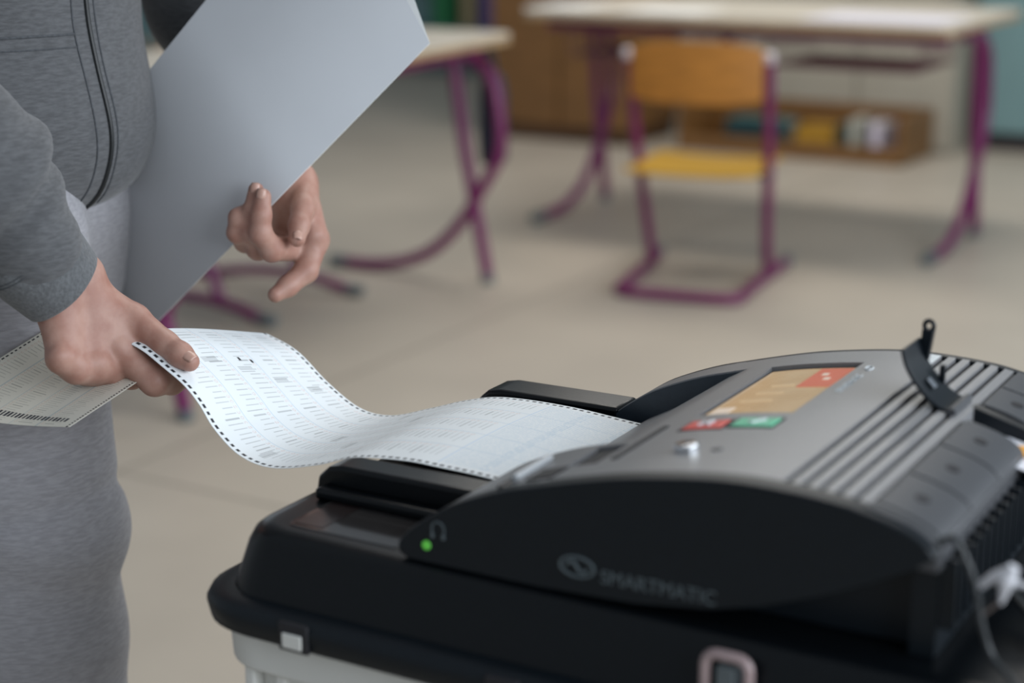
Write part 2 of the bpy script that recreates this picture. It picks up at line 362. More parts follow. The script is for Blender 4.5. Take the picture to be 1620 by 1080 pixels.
# ------------------------------------------------------------------ chairs
def make_chair(loc, rz, label, front=.34, arch=0.):
    t = thing('school_chair', loc, rz, label, 'chair', 'purple framed school chairs')
    w = .215
    rows = []
    for y in np.linspace(-.30, front, 12):
        z = .412 - .03 * max(0, (y - .2) / .14) ** 2 + .02 * max(0, (-.15 - y) / .15) ** 2
        ww = .222 - .03 * (abs(y) / .34) ** 4
        rows.append([(-ww, y, z), (-ww * .6, y, z - .008), (0, y, z - .010), (ww * .6, y, z - .008), (ww, y, z), (ww, y, z - .014), (ww * .6, y, z - .022), (0, y, z - .024), (-ww * .6, y, z - .022), (-ww, y, z - .014)])
    mk('seat', *loft(rows), M_seat, t, local=True, bevel=.003)
    rows = []
    for x in np.linspace(-.226, .226, 14):
        y = -.155 + .035 * (1 - (x / .226) ** 2) * -1; e = .018 * (x / .226) ** 4
        rows.append([(x, y, .63 + e), (x, y - .005, .73), (x, y, .838 - e * 1.5), (x, y + .012, .838 - e * 1.5), (x, y + .007, .73), (x, y + .012, .63 + e)])
    mk('backrest', *loft(rows), M_oak, t, local=True, bevel=.003)
    for s in (-1, 1):
        post = [(s * .240, -.135, .785), (s * .236, -.10, .66), (s * .228, -.03, .42), (s * .215, .04, .20), (s * .21, .09, .07), (s * .21, .11, .03)]
        p = mk('post', *tube(catmull(post, 5), .0185), M_purple, t, local=True)
        mk('post_cap', *tube([(s * .2405, -.137, .775), (s * .241, -.142, .80), (s * .241, -.143, .806)], [.0205, .0205, .010]), M_capw, p, local=True)
        r = mk('runner', *tube(catmull([(s * .14, -.36, .02), (s * .19, -.345, .02), (s * .208, -.30, .02), (s * .212, -.1, .02 + arch), (s * .225, .12, .02 + arch), (s * .235, .28, .02)], 6), .0185), M_purple, t, local=True)
        mk('runner_cap', *tube([(s * .235, .275, .02), (s * .239, .33, .02)], .020), M_cap, r, local=True)
        mk('seat_bracket', *tube([(s * .235, -.03, .39), (s * .12, .0, .375)], .014), M_cap, t, local=True)
    mk('cross_bar', *tube([(-.145, -.36, .02), (.145, -.36, .02)], .0185), M_purple, t, local=True)
    return t
make_chair((-2.395, 5.475, 0), math.radians(10), 'purple framed school chair with yellow seat and orange backrest')
make_chair((-3.60, 4.42, 0), math.radians(-90), 'purple framed school chair tucked under the left table, mostly hidden', .10, .03)

# ------------------------------------------------------------------ ballot box
B = thing('ballot_box', (-.45, 1.40, 0), label='white plastic ballot box with black lid under the scanner', cat='ballot box')
U1 = .16
def ringz(u0, u1, v0, v1, r, z, n=8): return [(x, y, z) for x, y in rrect(u0, u1, v0, v1, r, n)]
lid = mk('lid', *loft([ringz(-.975, U1, 1.140, 1.690, .05, .722), ringz(-.962, U1 - .012, 1.152, 1.678, .045, .768), ringz(-.957, U1 - .016, 1.157, 1.673, .042, .778),
                 ringz(-.950, U1 - .023, 1.164, 1.666, .036, .7835), ringz(-.940, U1 - .033, 1.174, 1.656, .03, .785)]), M_lid, B, smooth=50)
rim = loft([ringz(-.990, U1 + .02, 1.128, 1.702, .065, .694), ringz(-.998, U1 + .022, 1.121, 1.709, .07, .699), ringz(-1.0, U1 + .024, 1.118, 1.712, .07, .715),
            ringz(-.996, U1 + .022, 1.121, 1.709, .068, .7225), ringz(-.985, U1 + .01, 1.132, 1.698, .06, .7265), ringz(-.97, U1, 1.145, 1.685, .05, .7265)])
mk('lid_rim', *rim, M_black, B, smooth=50)
for u in (-.866, -.655, -.44):
    mk('latch_recess', *box(u - .016, u + .016, 1.1165, 1.122, .6965, .7235), M_gasket, B, bevel=.002)
    mk('latch_tab', *box(u - .011, u + .010, 1.1148, 1.1172, .7000, .7140), M_white, B, bevel=.003)
wall = [ringz(-.975, U1, 1.145, 1.685, .045, .70), ringz(-.975, U1, 1.145, 1.685, .045, .64), ringz(-.967, U1, 1.152, 1.678, .045, .638), ringz(-.93, U1 - .03, 1.18, 1.65, .05, .10), ringz(-.92, U1 - .04, 1.19, 1.64, .05, .085)]
wall = [ringz(-.957, U1, 1.150, 1.68, .045, .70), ringz(-.953, U1, 1.154, 1.676, .045, .60), ringz(-.92, U1 - .03, 1.18, 1.65, .05, .11)]
mk('bin', *loft(wall), M_white, B, smooth=50)
mk('collar', *loft([ringz(-.982, U1 + .01, 1.137, 1.693, .055, .6945), ringz(-.980, U1 + .01, 1.139, 1.691, .055, .655)]), M_white, B, smooth=50, bevel=.003)
for u in (-.94, -.905, -.70, -.50, -.30, -.10):
    mk('rib', *box(u - .006, u + .006, 1.146, 1.20, .10, .66), M_white, B, bevel=.003)
for u in (-.82, .04):
    for v in (1.26, 1.57):
        w_ = mk('wheel', *disc_cyl((u, v - .015, .05), (0, 1, 0), .05, .03), M_dark, B, bevel=.004)
        mk('wheel_fork', *box(u - .012, u + .012, v - .022, v + .022, .05, .115), M_cap, B, bevel=.002)
# recessed glossy window in the lid
mk('lid_window', *loft([ringz(-.918, -.795, 1.180, 1.262, .008, .7852, 4), ringz(-.917, -.796, 1.181, 1.261, .008, .7862, 4)]),
   mat('smoked_glossy_window', (.030, .028, .028), .10, noise=.2, scale=14, spec=.6), B, smooth=30)
mk('window_insert', *box(-.912, -.882, 1.186, 1.255, .7858, .7868), mat('red_brown_insert', (.016, .011, .011), .2, noise=.2, scale=40), B)
# seal hasp on the side of the lid
hz = onv(1147, 1078, 1.135)
hs = [(hz[0] + x, 1.138, hz[2] + z) for x, z in rrect(-.018, .018, -.035, .02, .010)]
mk('hasp_frame', *tube(np.array(hs + [hs[0]]), .0045, 8), mat('pinkish_grey_metal', (.36, .27, .27), .35, noise=.1, scale=80), B)
mk('hasp_plate', *box(hz[0] - .008, hz[0] + .008, 1.134, 1.15, hz[2] - .03, hz[2] + .012), M_cap, B, bevel=.002)

# ------------------------------------------------------------------ ballot scanner
K = thing('ballot_scanner', (-.55, 1.39, .785), label='grey and black ballot scanner with touchscreen on the ballot box', cat='scanner')
PU = np.array([-.786, -.772, -.740, -.712, -.679, -.649, -.606, -.564, -.510, -.473, -.438, -.408, -.384, -.350, -.330, -.321])
PZ = np.array([.800, .815, .838, .852, .865, .874, .886, .896, .905, .9085, .9085, .907, .904, .896, .887, .877])
_cu = catmull(np.stack([PU, PZ], 1), 6)
def P(u): return float(np.interp(u, _cu[:, 0], _cu[:, 1]))
LOW = [(-.321, .877), (-.338, .864), (-.366, .848), (-.404, .830), (-.454, .810), (-.496, .799), (-.56, .790), (-.65, .786), (-.775, .7855), (-.786, .791)]
V0, V1 = 1.165, 1.61
def top_line(u0, u1, dz=0., n=30): return [(u, P(u) + dz) for u in np.linspace(u0, u1, n)]
def low_line(u_from):           # from the tail back along the lens-shaped belly
    return LOW
full = [(u, z) for u, z in _cu] + LOW[1:]
# dark lens-shaped side panels
mk('side_panel', *prism(full, V0, V0 + .022), M_black, K, bevel=.007, segs=4, smooth=35)
mk('side_panel', *prism(full, V1 - .012, V1), M_black, K, bevel=.004, segs=3, smooth=35)
# grey housing, strip by strip across the width
GR = [-.4430, -.4295, -.4160, -.4025, -.3890]
def ribbed(u0, u1, dz=0.):
    pts = []
    for u in np.linspace(u0, u1, 40): pts.append((u, P(u) + dz))
    pts = [p for p in pts if not any(abs(p[0] - g) < .0055 for g in GR)]
    for g in GR:
        if u0 < g < u1:
            pts += [(g - .0040, P(g - .0040) + dz), (g - .0034, P(g - .0034) + dz - .0045), (g + .0016, P(g + .0016) + dz - .0045), (g + .0026, P(g + .0026) + dz)]
    return sorted(pts)
u_tail = -.378
_lo = np.array(LOW[::-1])
def close(top, zb=.80): return top + [(u, max(zb, float(np.interp(u, _lo[:, 0], _lo[:, 1])) + .006)) for u in np.linspace(top[-1][0], top[0][0], 14)]
strips = []
def strip(v0, v1, top): strips.append(prism(close(top), v0, v1))
VI, VF = 1.295, 1.56           # inner faces of the cheeks beside the paper path
HOLE = (-.655, -.626, 1.224, 1.286); SCR = (-.601, -.508, 1.365, 1.552)
def cut(top, a, b, dep):
    out = [p for p in top if p[0] < a] + [(a - 1e-4, P(a)), (a, P(a) - dep)] + [(p[0], p[1] - dep) for p in top if a < p[0] < b] + [(b, P(b) - dep), (b + 1e-4, P(b))] + [p for p in top if p[0] > b]
    return out
cheek = [p for p in ribbed(-.784, u_tail)]
strip(V0 + .016, HOLE[2], cheek)
strip(HOLE[2], HOLE[3], cut(cheek, HOLE[0], HOLE[1], .03))
strip(HOLE[3], VI, cheek)
ramp = [(-.742, .806), (-.735, .8125), (-.705, .829), (-.675, .850), (-.648, .8690)]
mid = ramp + [p for p in ribbed(-.630, u_tail)]
strip(VI, SCR[2], mid)
strip(SCR[2], SCR[3], cut(mid, SCR[0], SCR[1], .006))
strip(SCR[3], VF, mid)
strip(VF, V1 - .008, cheek)
mk('housing', *join(*strips), M_grey, K, smooth=28)
mk('cheek_lining', *box(-.775, -.60, VF - .0015, VF - .0004, .80, .81), M_blue, K)
wl = [(u, P(u) - .0015) for u in np.linspace(-.778, -.634, 20)]
mk('inner_wall', *prism(wl + [(-.634, .80), (-.778, .80)], VF - .0022, VF - .0002), M_blue, K)
mk('paper_bed', *box(-.90, -.60, 1.30, 1.555, .786, .800), M_black, K, bevel=.004)
mk('base_block', *prism([(-.72, .7852), (-.72, .795), (-.60, .85), (-.345, .866), (-.335, .86), (-.34, .7852)], V0 + .045, V1 - .02), M_black, K, bevel=.003)
mk('port_dark_fill', *prism([(u, P(u) - .004) for u in np.linspace(HOLE[0] + .0008, HOLE[1] - .0008, 5)] + [(HOLE[1] - .0008, .85), (HOLE[0] + .0008, .85)], HOLE[2] + .0008, HOLE[3] - .0008), M_gasket, K)  # black plate filling the hole, painted in for the shade inside it
for g in GR:
    z = P(g) - .0045
    mk('groove_strip', *box(g - .0033, g + .0015, V0 + .017, V1 - .009, z, z + .0006), M_gasket, K)
# small fittings on the near cheek
def on_top(u, v, dz=0.): return np.array([u, v, P(u) + dz])
mk('latch_bar', *tube([on_top(-.688, 1.196, .003), on_top(-.690, 1.262, .003)], .0036, 10), mat('pale_grey_plastic', (.42, .44, .46), .4, noise=.05, scale=80), K, bevel=.001)
mk('latch_bar_slot', *box(-.696, -.680, 1.180, 1.268, P(-.69) - .004, P(-.69) + .0008), M_gasket, K, bevel=.001)
mk('latch_notch', *prism([(-.674, P(-.674) + .0014), (-.650, P(-.650) + .0014), (-.650, P(-.650) - .004), (-.674, P(-.674) - .004)], 1.190, 1.221), M_gasket, K)
mk('finger_groove', *prism([(-.6165, P(-.6165) + .0012), (-.6105, P(-.6105) + .0012), (-.6105, P(-.6105) - .004), (-.6165, P(-.6165) - .004)], 1.232, 1.335), M_gasket, K, bevel=.0005)
lk = mk('key_lock', *disc_cyl(on_top(-.553, 1.246, -.004), (-.2, 0, 1), .0105, .010), M_chrome, K, bevel=.002)
mk('keyhole', *box(-.5545, -.5525, 1.240, 1.252, P(-.553) + .0035, P(-.553) + .0068), M_gasket, lk)
mk('lock_dot', *disc_cyl(on_top(-.527, 1.247, -.002), (-.15, 0, 1), .005, .003), M_grey2, K, bevel=.001)
# buttons
def sloped_plate(u0, u1, v0, v1, h0, h1, skew=0.):
    return prism([(u0, P(u0) + h0), (u1, P(u1) + h0), (u1, P(u1) + h1), (u0, P(u0) + h1)], v0, v1)
rb = mk('cancel_button', *sloped_plate(-.590, -.553, 1.312, 1.339, -.004, .0018), M_red, K, bevel=.002)
gb = mk('confirm_button', *sloped_plate(-.547, -.508, 1.316, 1.343, -.004, .0018), M_green, K, bevel=.002)
mk('button_bezel', *sloped_plate(-.592, -.551, 1.310, 1.341, -.004, .0008), M_gasket, K)
mk('button_bezel', *sloped_plate(-.549, -.506, 1.314, 1.345, -.004, .0008), M_gasket, K)
def stroke(u0, v0, u1, v1, h, r): return tube([(u0, v0, P(u0) + h), (u1, v1, P(u1) + h)], r, 6)
mk('cross_mark', *join(stroke(-.577, 1.320, -.566, 1.332, .0020, .0014), stroke(-.577, 1.332, -.566, 1.320, .0020, .0014)), M_print, rb)
mk('check_mark', *join(stroke(-.533, 1.328, -.529, 1.324, .0020, .0014), stroke(-.529, 1.324, -.520, 1.335, .0020, .0014)), M_print, gb)
# touchscreen
def curved_slab(u0, u1, h0, h1, n=10): return [(u, P(u) + h1) for u in np.linspace(u0, u1, n)] + [(u, P(u) + h0) for u in np.linspace(u1, u0, n)]
sc = mk('touchscreen', *prism(curved_slab(SCR[0] + .004, SCR[1] - .003, -.0075, -.0035), SCR[2] + .002, SCR[3] - .008),
        mat('lit_screen_tan', (.16, .12, .08), .15, noise=.4, scale=26, col2=(.24, .20, .15), emit=((.50, .34, .18), .66), stretch=(1, 1, 1)), K)
mk('screen_bezel', *prism(curved_slab(SCR[0], SCR[1], -.008, -.0045), SCR[2], SCR[3]), M_gasket, K)
def on_screen(name, ua, ub, va, vb, m, h=.0006):
    mk(name, *prism(curved_slab(ua, ub, -.0036, -.0035 + h, 4), va, vb), m, sc)
on_screen('screen_tile', -.545, -.513, 1.470, 1.540, mat('lit_screen_red', (.25, .06, .04), .2, noise=.2, scale=60, emit=((.58, .15, .08), .62)))
M_scrw = mat('lit_screen_white', (.3, .28, .26), .2, noise=.2, scale=60, emit=((.6, .5, .4), .75))
on_screen('screen_text_block', -.592, -.575, 1.374, 1.400, M_scrw)
for k in range(3): on_screen('screen_text_line', -.580 + .004 * k, -.550, 1.42 + .028 * k, 1.424 + .028 * k, mat('lit_screen_pale', (.2, .16, .1), .2, noise=.2, scale=60, emit=((.55, .40, .24), .75)))
on_screen('screen_icon', -.536, -.530, 1.512, 1.520, M_scrw, .0009); on_screen('screen_icon', -.529, -.523, 1.495, 1.503, M_scrw, .0009)
# brand lettering on the side and top
ex, ez = np.array([1., 0, 0]), np.array([0, 0, 1.])
tilt = math.atan2(.816 - .8085, -.493 + .589)
o = onv(950, 914, V0)
lt = place(text_shape('SMARTMATIC', .0165), (o[0], V0 - .0002, o[2] - .004), ex * math.cos(0.02) + ez * math.sin(0.02), ez, (0, -1., 0))
lt = (lt[0], lt[1])
sp = np.ptp(lt[0][:, 0]); lt[0][:, 0] = o[0] + (lt[0][:, 0] - o[0]) * (.100 / sp)
mk('brand_lettering', *lt, M_logo, K, smooth=0)
q = onv(913, 896, V0)
el = [(q[0] + .0155 * math.cos(a), V0 - .0004, q[2] + .0085 * math.sin(a)) for a in np.linspace(0, 2 * math.pi, 33)]
sw = [(q[0] - .010 + .020 * s, V0 - .0004, q[2] + .0045 * math.sin(s * 2 * math.pi)) for s in np.linspace(0, 1, 16)]
mk('brand_oval', *join(tube(el, .0014, 6), tube(sw, .0016, 6)), M_logo, K)
q = onv(693, 838, V0)
hp = [(q[0] + .0062 * math.cos(a), V0 - .0004, q[2] + .0072 * math.sin(a)) for a in np.linspace(-.5, math.pi + .5, 20)]
mk('headphone_icon', *join(tube(hp, .0008, 6), tube([hp[0], (hp[0][0], V0 - .0004, hp[0][2] - .004)], .0018, 6), tube([hp[-1], (hp[-1][0], V0 - .0004, hp[-1][2] - .004)], .0018, 6)), M_logo, K)
q = onv(675, 862, V0)
mk('status_led', *disc_cyl((q[0], V0 + .001, q[2]), (0, -1, 0), .0042, .0025), M_led, K, bevel=.001)
du = (P(-.48) - P(-.50)) / .02
tt = place(text_shape('SMARTMATIC', .010), (-.491, 1.44, P(-.491) + .0004), np.array([0, 1., 0]), np.array([-1., 0, -du]), (0, 0, 1.))
mk('top_lettering', *tt, M_print, K, smooth=0)
el = [(-.4945 + .0035 * math.cos(a), 1.527 + .006 * math.sin(a), P(-.4945) + .0006) for a in np.linspace(0, 2 * math.pi, 25)]
mk('top_oval', *tube(el, .0007, 6), M_print, K)
mk('white_patch', *prism([(-.461, P(-.461) + .0006), (-.448, P(-.448) + .0006), (-.448, P(-.448) - .001), (-.461, P(-.461) - .001)], 1.565, 1.598), M_print, K)  # small white patch on the far side of the housing top
# rear cover with its doors, a gap where the port stands open
OP = (1.430, 1.478)
rear_top = lambda dz: [(u, P(u) + dz) for u in np.linspace(u_tail, -.3225, 14)]
rr_ = []
for a, b in ((V0 + .016, OP[0]), (OP[1], V1 - .008)):
    rr_.append(prism(rear_top(-.002) + [(-.3225, .86), (u_tail, .86)], a, b))
mk('rear_cover', *join(*rr_), M_grey2, K, smooth=28, bevel=.0015)
for a, b in ((1.192, 1.268), (1.271, 1.349), (1.352, 1.428), (1.480, 1.540), (1.543, 1.600)):
    tp = [(u, P(u) + .0012) for u in np.linspace(u_tail + .004, -.324, 12)]; bt = [(u, P(u) - .003) for u in np.linspace(-.324, u_tail + .004, 12)]
    d = mk('rear_door', *prism(tp + bt, a, b), M_grey2, K, smooth=28, bevel=.0008)
    c_ = (a + b) / 2; u = -.352
    mk('door_dimple', *disc_cyl((u, c_, P(u) - .001), (.25, 0, 1), .006, .0026, 16), M_gasket, d)
mk('edge_trim', *prism([(u, P(u) + .0016) for u in np.linspace(u_tail, -.322, 12)] + [(u, P(u) - .003) for u in np.linspace(-.322, u_tail, 12)], V0 + .012, 1.188), M_grey2, K, smooth=28, bevel=.001)
mk('port_tray', *box(u_tail + .002, -.29, OP[0] + .001, OP[1] + .03, .850, .856), M_black, K)
mk('port_bracket', *prism([(-.386, .902), (-.378, .9035), (-.30, .880), (-.30, .864), (-.386, .884)], OP[1] - .014, OP[1] - .001), M_black, K, bevel=.001)
mk('back_plate', *box(-.345, -.325, V0 + .03, V1 - .02, .786, .868), M_black, K)
for v in np.linspace(1.20, 1.42, 12): mk('back_fin', *box(-.330, -.312, v - .003, v + .003, .81, .866), M_black, K, bevel=.001)
# receipt inside the open port
tag(mk('receipt_paper', *prism([(-.372, .884), (-.345, .882), (-.30, .872), (-.285, .866), (-.285, .865), (-.30, .871), (-.345, .881), (-.372, .883)], OP[0] - .03, OP[1] - .015), mat('receipt_white', (.75, .75, .80), .5, noise=.04, scale=30)),
    'white receipt paper showing in the open port of the scanner', 'paper')
tag(mk('round_sticker', *disc_cyl((-.325, 1.437, .8795), (.2, 0, 1), .011, .0006), mat('orange_sticker', (.85, .38, .02), .5, noise=.05, scale=60)), 'orange round sticker on the receipt paper', 'sticker')
# the port door, swung open
fl_c = catmull([(-.388, .906), (-.397, .9085), (-.408, .9155), (-.420, .928), (-.429, .942), (-.4335, .956)], 6)
def thick(cur, th):
    T = np.gradient(cur, axis=0); T /= np.linalg.norm(T, axis=1)[:, None]; N = np.stack([-T[:, 1], T[:, 0]], 1)
    return [tuple(p) for p in cur] + [tuple(p) for p in (cur + N * th)[::-1]]
fd = mk('port_door', *prism(thick(fl_c, .0035), OP[0] + .001, OP[1] + .004), M_black, K, smooth=30, bevel=.001)
mk('hinge_pin', *tube([(-.388, OP[0] - .002, .9065), (-.388, OP[1] + .003, .9065)], .004, 12), M_grey2, fd)
lp = [(-.438, 1.472, .945), (-.432, 1.472, .962), (-.427, 1.472, .978)]
mk('seal_tab', *prism([(-.4335, .940), (-.4255, .936), (-.4215, .964), (-.4320, .965)], 1.476, 1.484), M_black, fd, bevel=.001)
rg = [(-.4268 + .0042 * math.cos(a), 1.480, .9675 + .0046 * math.sin(a)) for a in np.linspace(0, 2 * math.pi, 25)]
mk('seal_loop', *tube(rg, .0021, 8), M_black, fd)
mk('catch', *box(-.414, -.409, 1.476, 1.481, .918, .934), M_black, fd, bevel=.001)
mk('glint_plate', *prism([(-.4165, .9275), (-.4095, .9203), (-.4090, .9208), (-.4160, .928)], 1.447, 1.456), mat('glint_metal', (.5, .53, .58), .3, metal=1., noise=.1, scale=80), fd)  # bright sliver put in for the glints on the door's dark inner face
# paper guides
def guide(v0, v1, ue=-.74, name='paper_guide'):
    pr = [(-.945, .786), (-.942, .803), (-.930, .8135), (-.915, .8165), (-.80, .8175), (ue, .8175), (ue, .786)]
    return mk(name, *prism(pr, v0, v1), M_lid, K, bevel=.004, smooth=35)
guide(1.262, 1.298); guide(1.557, 1.605, -.772)
mk('guide_skirt', *box(-.935, -.78, 1.246, 1.262, .7855, .797), M_lid, K, bevel=.004)

# ------------------------------------------------------------------ cable and clip at the rear
cb = tag(mk('power_cable', *tube([(-.335, 1.19, .866)] + [tuple(onv(x, y, 1.18)) for x, y in ((1505, 850), (1530, 890), (1545, 935), (1552, 985), (1570, 1040))] + [(-.256, 1.160, .793), (-.248, 1.130, .772), (-.238, 1.104, .735), (-.215, 1.085, .66), (-.205, 1.07, .5), (-.205, 1.07, .01)], .0027, 10, smooth=6), mat('grey_cable', (.018, .022, .025), .45, noise=.1, scale=100)),
         'dark grey cable hanging behind the scanner', 'cable')
clp = thing('cable_clip', (-.285, 1.17, .84), label='white plastic cable clip behind the scanner', cat='clip')
q0 = np.array([-.283, 1.185, .853]); M_clip = mat('white_clip_plastic', (.62, .62, .66), .4, noise=.05, scale=60)
def cpx(x, y, v=1.19): return onv(x, y, v)
mk('arm', *tube([cpx(1549, 927), cpx(1574, 911), cpx(1592, 906)], [.0028, .004, .005], 8), M_clip, clp)
mk('body', *tube([cpx(1604, 896), cpx(1600, 904), cpx(1593, 916), cpx(1590, 928)], [.004, .0052, .0075, .006], 10, smooth=3), M_clip, clp)
mk('prong', *tube([cpx(1591, 925), cpx(1587, 940), cpx(1583, 955)], [.005, .0035, .0015], 8), M_clip, clp)
mk('loop', *tube([cpx(1549, 930), cpx(1544, 952), cpx(1549, 977), cpx(1560, 968), cpx(1584, 950)], .0013, 8, smooth=4), mat('taupe_wire', (.16, .13, .12), .5, noise=.1, scale=80), clp)
mk('lead', *tube([cpx(1602, 922), cpx(1640, 930), cpx(1700, 950)], .0025, 8), M_clip, clp)
tag(mk('data_cable', *tube([(-.30, 1.30, .81), (-.27, 1.27, .80), (-.25, 1.22, .788), (-.22, 1.17, .79), (-.18, 1.16, .79)], .004, 8, smooth=5), MATS['grey_cable']), 'black data cable lying on the lid behind the scanner', 'cable')

# ------------------------------------------------------------------ ballots
def ballot_print(ns, nw, L, W, cream=False):
    """sRGB-like print raster, rows along the length and columns across the width, about 1 mm a cell"""
    base = np.array([.745, .78, .80]) if not cream else np.array([.66, .63, .55])  # second ballot is white paper too; its duller, warmer base holds the shade
    img = np.tile(base, (ns, nw, 1)); s = np.linspace(0, L, ns) * 1000; w = np.linspace(0, W, nw) * 1000   # mm
    ink = np.array([.02, .02, .025])
    # timing marks on both long edges
    for e in (0, 1):
        d = w if e == 0 else w[-1] - w
        band = (d > 3.2) & (d < 6.8)
        dash = (s % 8.2) < 4.5
        img[np.ix_(dash, band)] = ink
    x0, x1 = 11., w[-1] - 11.; ncol = 5; cw = (x1 - x0) / ncol
    r2 = np.random.default_rng(3)
    for c in range(ncol):
        a = x0 + c * cw
        if c: img[:, np.abs(w - a) < .6] = base * np.array([.66, .76, .86])
        y = 10.
        while y < s[-1] - (222 if not cream else 20):
            ln = r2.uniform(14, 24); row = (s > y) & (s < y + 1.1); col_ = (w > a + cw - 9 - ln) & (w < a + cw - 9)
            img[np.ix_(row, col_)] = base * r2.uniform(.54, .66)
            ov = ((s[:, None] - y - .6) / 1.7) ** 2 + ((w[None, :] - (a + cw - 4.5)) / 2.6) ** 2
            img[(ov < 1) & (ov > .42)] = base * np.array([.90, .74, .70])
            y += 6.6
        for yy in (38 + 17 * c, 190 + 23 * ((c * 3) % 5)):
            if yy < s[-1] - 232:
                for k in range(4):
                    row = (s > yy + 2.2 * k) & (s < yy + 2.2 * k + 1.1); img[np.ix_(row, (w > a + 6) & (w < a + cw - 14))] = base * .55
    # instruction block at the slot end
    y = s[-1] - 212
    if not cream:
        img[np.ix_((s > y - 4) & (s < y - 2.4), (w > x0) & (w < x1))] = base * np.array([.62, .76, .95])
        while y < s[-1] - 12:
            row = (s > y) & (s < y + 1.2)
            col_ = (w > x0 + 2) & (w < x1 - 2) & (r2.random(nw) > .25)
            img[np.ix_(row, col_)] = base * np.array([.74, .82, .90]); y += 3.0
        for (sy, wx) in ((58, 116), (62, 133), (66, 0)):
            if wx: img[np.ix_((s > sy) & (s < sy + 5), (w > wx) & (w < wx + 3.2))] = ink
        for k in range(6): img[np.ix_((s > 28 + 2.4 * k) & (s < 28.9 + 2.4 * k), (w > 34) & (w < 56))] = ink * 6
    else:
        band = (s > 22) & (s < 37); cols = ((w % 6.2) < 3.6) & (w > 16) & (w < w[-1] - 16)
        img[np.ix_(band, cols)] = ink * 2
    return img
def paper(name, G, img, label, m, thickness=.0003):
    """G: (ns, nw, 3) grid of points"""
    ns, nw = G.shape[:2]; idx = np.arange(ns * nw).reshape(ns, nw)
    Fs = np.stack([idx[:-1, :-1], idx[1:, :-1], idx[1:, 1:], idx[:-1, 1:]], -1).reshape(-1, 4).tolist()
    t = G.reshape(-1, 3); me = bpy.data.meshes.new(name)
    c0 = t.mean(0); me.from_pydata(((t - c0) * S).tolist(), [], Fs); me.update()
    ca = me.color_attributes.new('print', 'FLOAT_COLOR', 'POINT')
    ca.data.foreach_set('color', np.concatenate([img.reshape(-1, 3), np.ones((ns * nw, 1))], 1).ravel().astype(np.float32))
    me.polygons.foreach_set('use_smooth', [True] * len(me.polygons)); me.materials.append(m)
    o = bpy.data.objects.new(name, me); o.location = (c0 * S).tolist(); C.objects.link(o)
    sd = o.modifiers.new('thickness', 'SOLIDIFY'); sd.thickness = thickness * S; sd.offset = -1
    return tag(o, label, 'ballot')
def resample(cur, n):
    d = np.concatenate([[0], np.cumsum(np.linalg.norm(np.diff(cur, axis=0), axis=1))])
    return np.stack([np.interp(np.linspace(0, d[-1], n), d, cur[:, k]) for k in range(3)], 1), d[-1]
near = [(-1.216, 1.30, .892), (-1.188, 1.30, .8835), (-1.163, 1.30, .8705), (-1.135, 1.30, .8545), (-1.116, 1.30, .837), (-1.097, 1.30, .813), (-1.066, 1.30, .791), (-1.026, 1.30, .785), (-.972, 1.30, .797),
        (-.926, 1.30, .8125), (-.868, 1.30, .8195), (-.826, 1.30, .8195), (-.781, 1.30, .8185), (-.70, 1.30, .8135), (-.62, 1.30, .807)]
far = [(-1.212, 1.535, .846), (-1.169, 1.535, .831), (-1.126, 1.535, .799), (-1.083, 1.535, .776), (-1.041, 1.535, .774), (-.990, 1.535, .790), (-.941, 1.535, .807), (-.894, 1.535, .817),
       (-.818, 1.535, .8185), (-.733, 1.535, .813), (-.62, 1.535, .806)]
NS, NW = 640, 250
Nc, LN = resample(catmull(near, 10), NS); Fc, LF = resample(catmull(far, 10), NS)
w_ = np.linspace(0, 1, NW)[None, :, None]; s_ = np.linspace(0, 1, NS)[:, None, None]
G = Nc[:, None] * (1 - w_) + Fc[:, None] * w_
G[..., 2] += (.010 * np.sin(math.pi * w_ ** .6) * np.exp(-(s_ / .14) ** 2))[..., 0]
G[..., 2] += (.004 * np.sin(math.pi * w_) * np.exp(-((s_ - .62) / .2) ** 2))[..., 0]
M_ballot = colour_attr_mat('printed_ballot_paper')
paper('ballot', G, ballot_print(NS, NW, (LN + LF) / 2, .235), 'white printed ballot curving from the hand into the scanner slot', M_ballot)
# second ballot under the hand
NS2, NW2 = 240, 240
s2 = np.linspace(0, .24, NS2); w2 = np.linspace(0, .235, NW2)
q0, qw, ql = at(110, 675, 1.75), at(-123, 643, 1.815), at(205, 612, 1.785)
G2 = q0 + (qw - q0) * (w2 / .235)[None, :, None] + (ql - q0) * (s2 / .24)[:, None, None] * (1.25 + .95 * w2 / .235)[None, :, None]
G2[..., 2] -= .006 * np.sin(math.pi * w2 / .235)[None, :]
paper('ballot', G2, ballot_print(NS2, NW2, .24, .235, True), 'shade-tinted printed ballot held under the hand beside the leg', M_ballot)

# ------------------------------------------------------------------ white folder held by the far hand
def folder_pt(a, b, back=0.):
    """a: 0..1 along the lower edge from right corner, b: 0..1 up the sheet; the far end bends back round the body"""
    g = max(0, a - .42); dep = 2.015 + .95 * g ** 2
    lo = (680 + (180 - 680) * a, 68 + (580 - 68) * a)
    hi = (516 + (10 - 516) * a + back * 54, -234 + (390 + 234) * a)
    p = at(*lo, dep); q = at(*hi, dep + .05 + .10 * back)
    return p + (q - p) * b - _fw * .018 * math.sin(math.pi * b) * (1 - a)
def folder_leaf(back, off):
    na, nb = 40, 24; V = np.array([[folder_pt(a, b, back) + _fw * off for b in np.linspace(0, 1, nb)] for a in np.linspace(0, 1, na)])
    idx = np.arange(na * nb).reshape(na, nb)
    Fs = np.stack([idx[:-1, :-1], idx[1:, :-1], idx[1:, 1:], idx[:-1, 1:]], -1).reshape(-1, 4).tolist(); return V.reshape(-1, 3), Fs
fb = folder_pt(.5, 0)
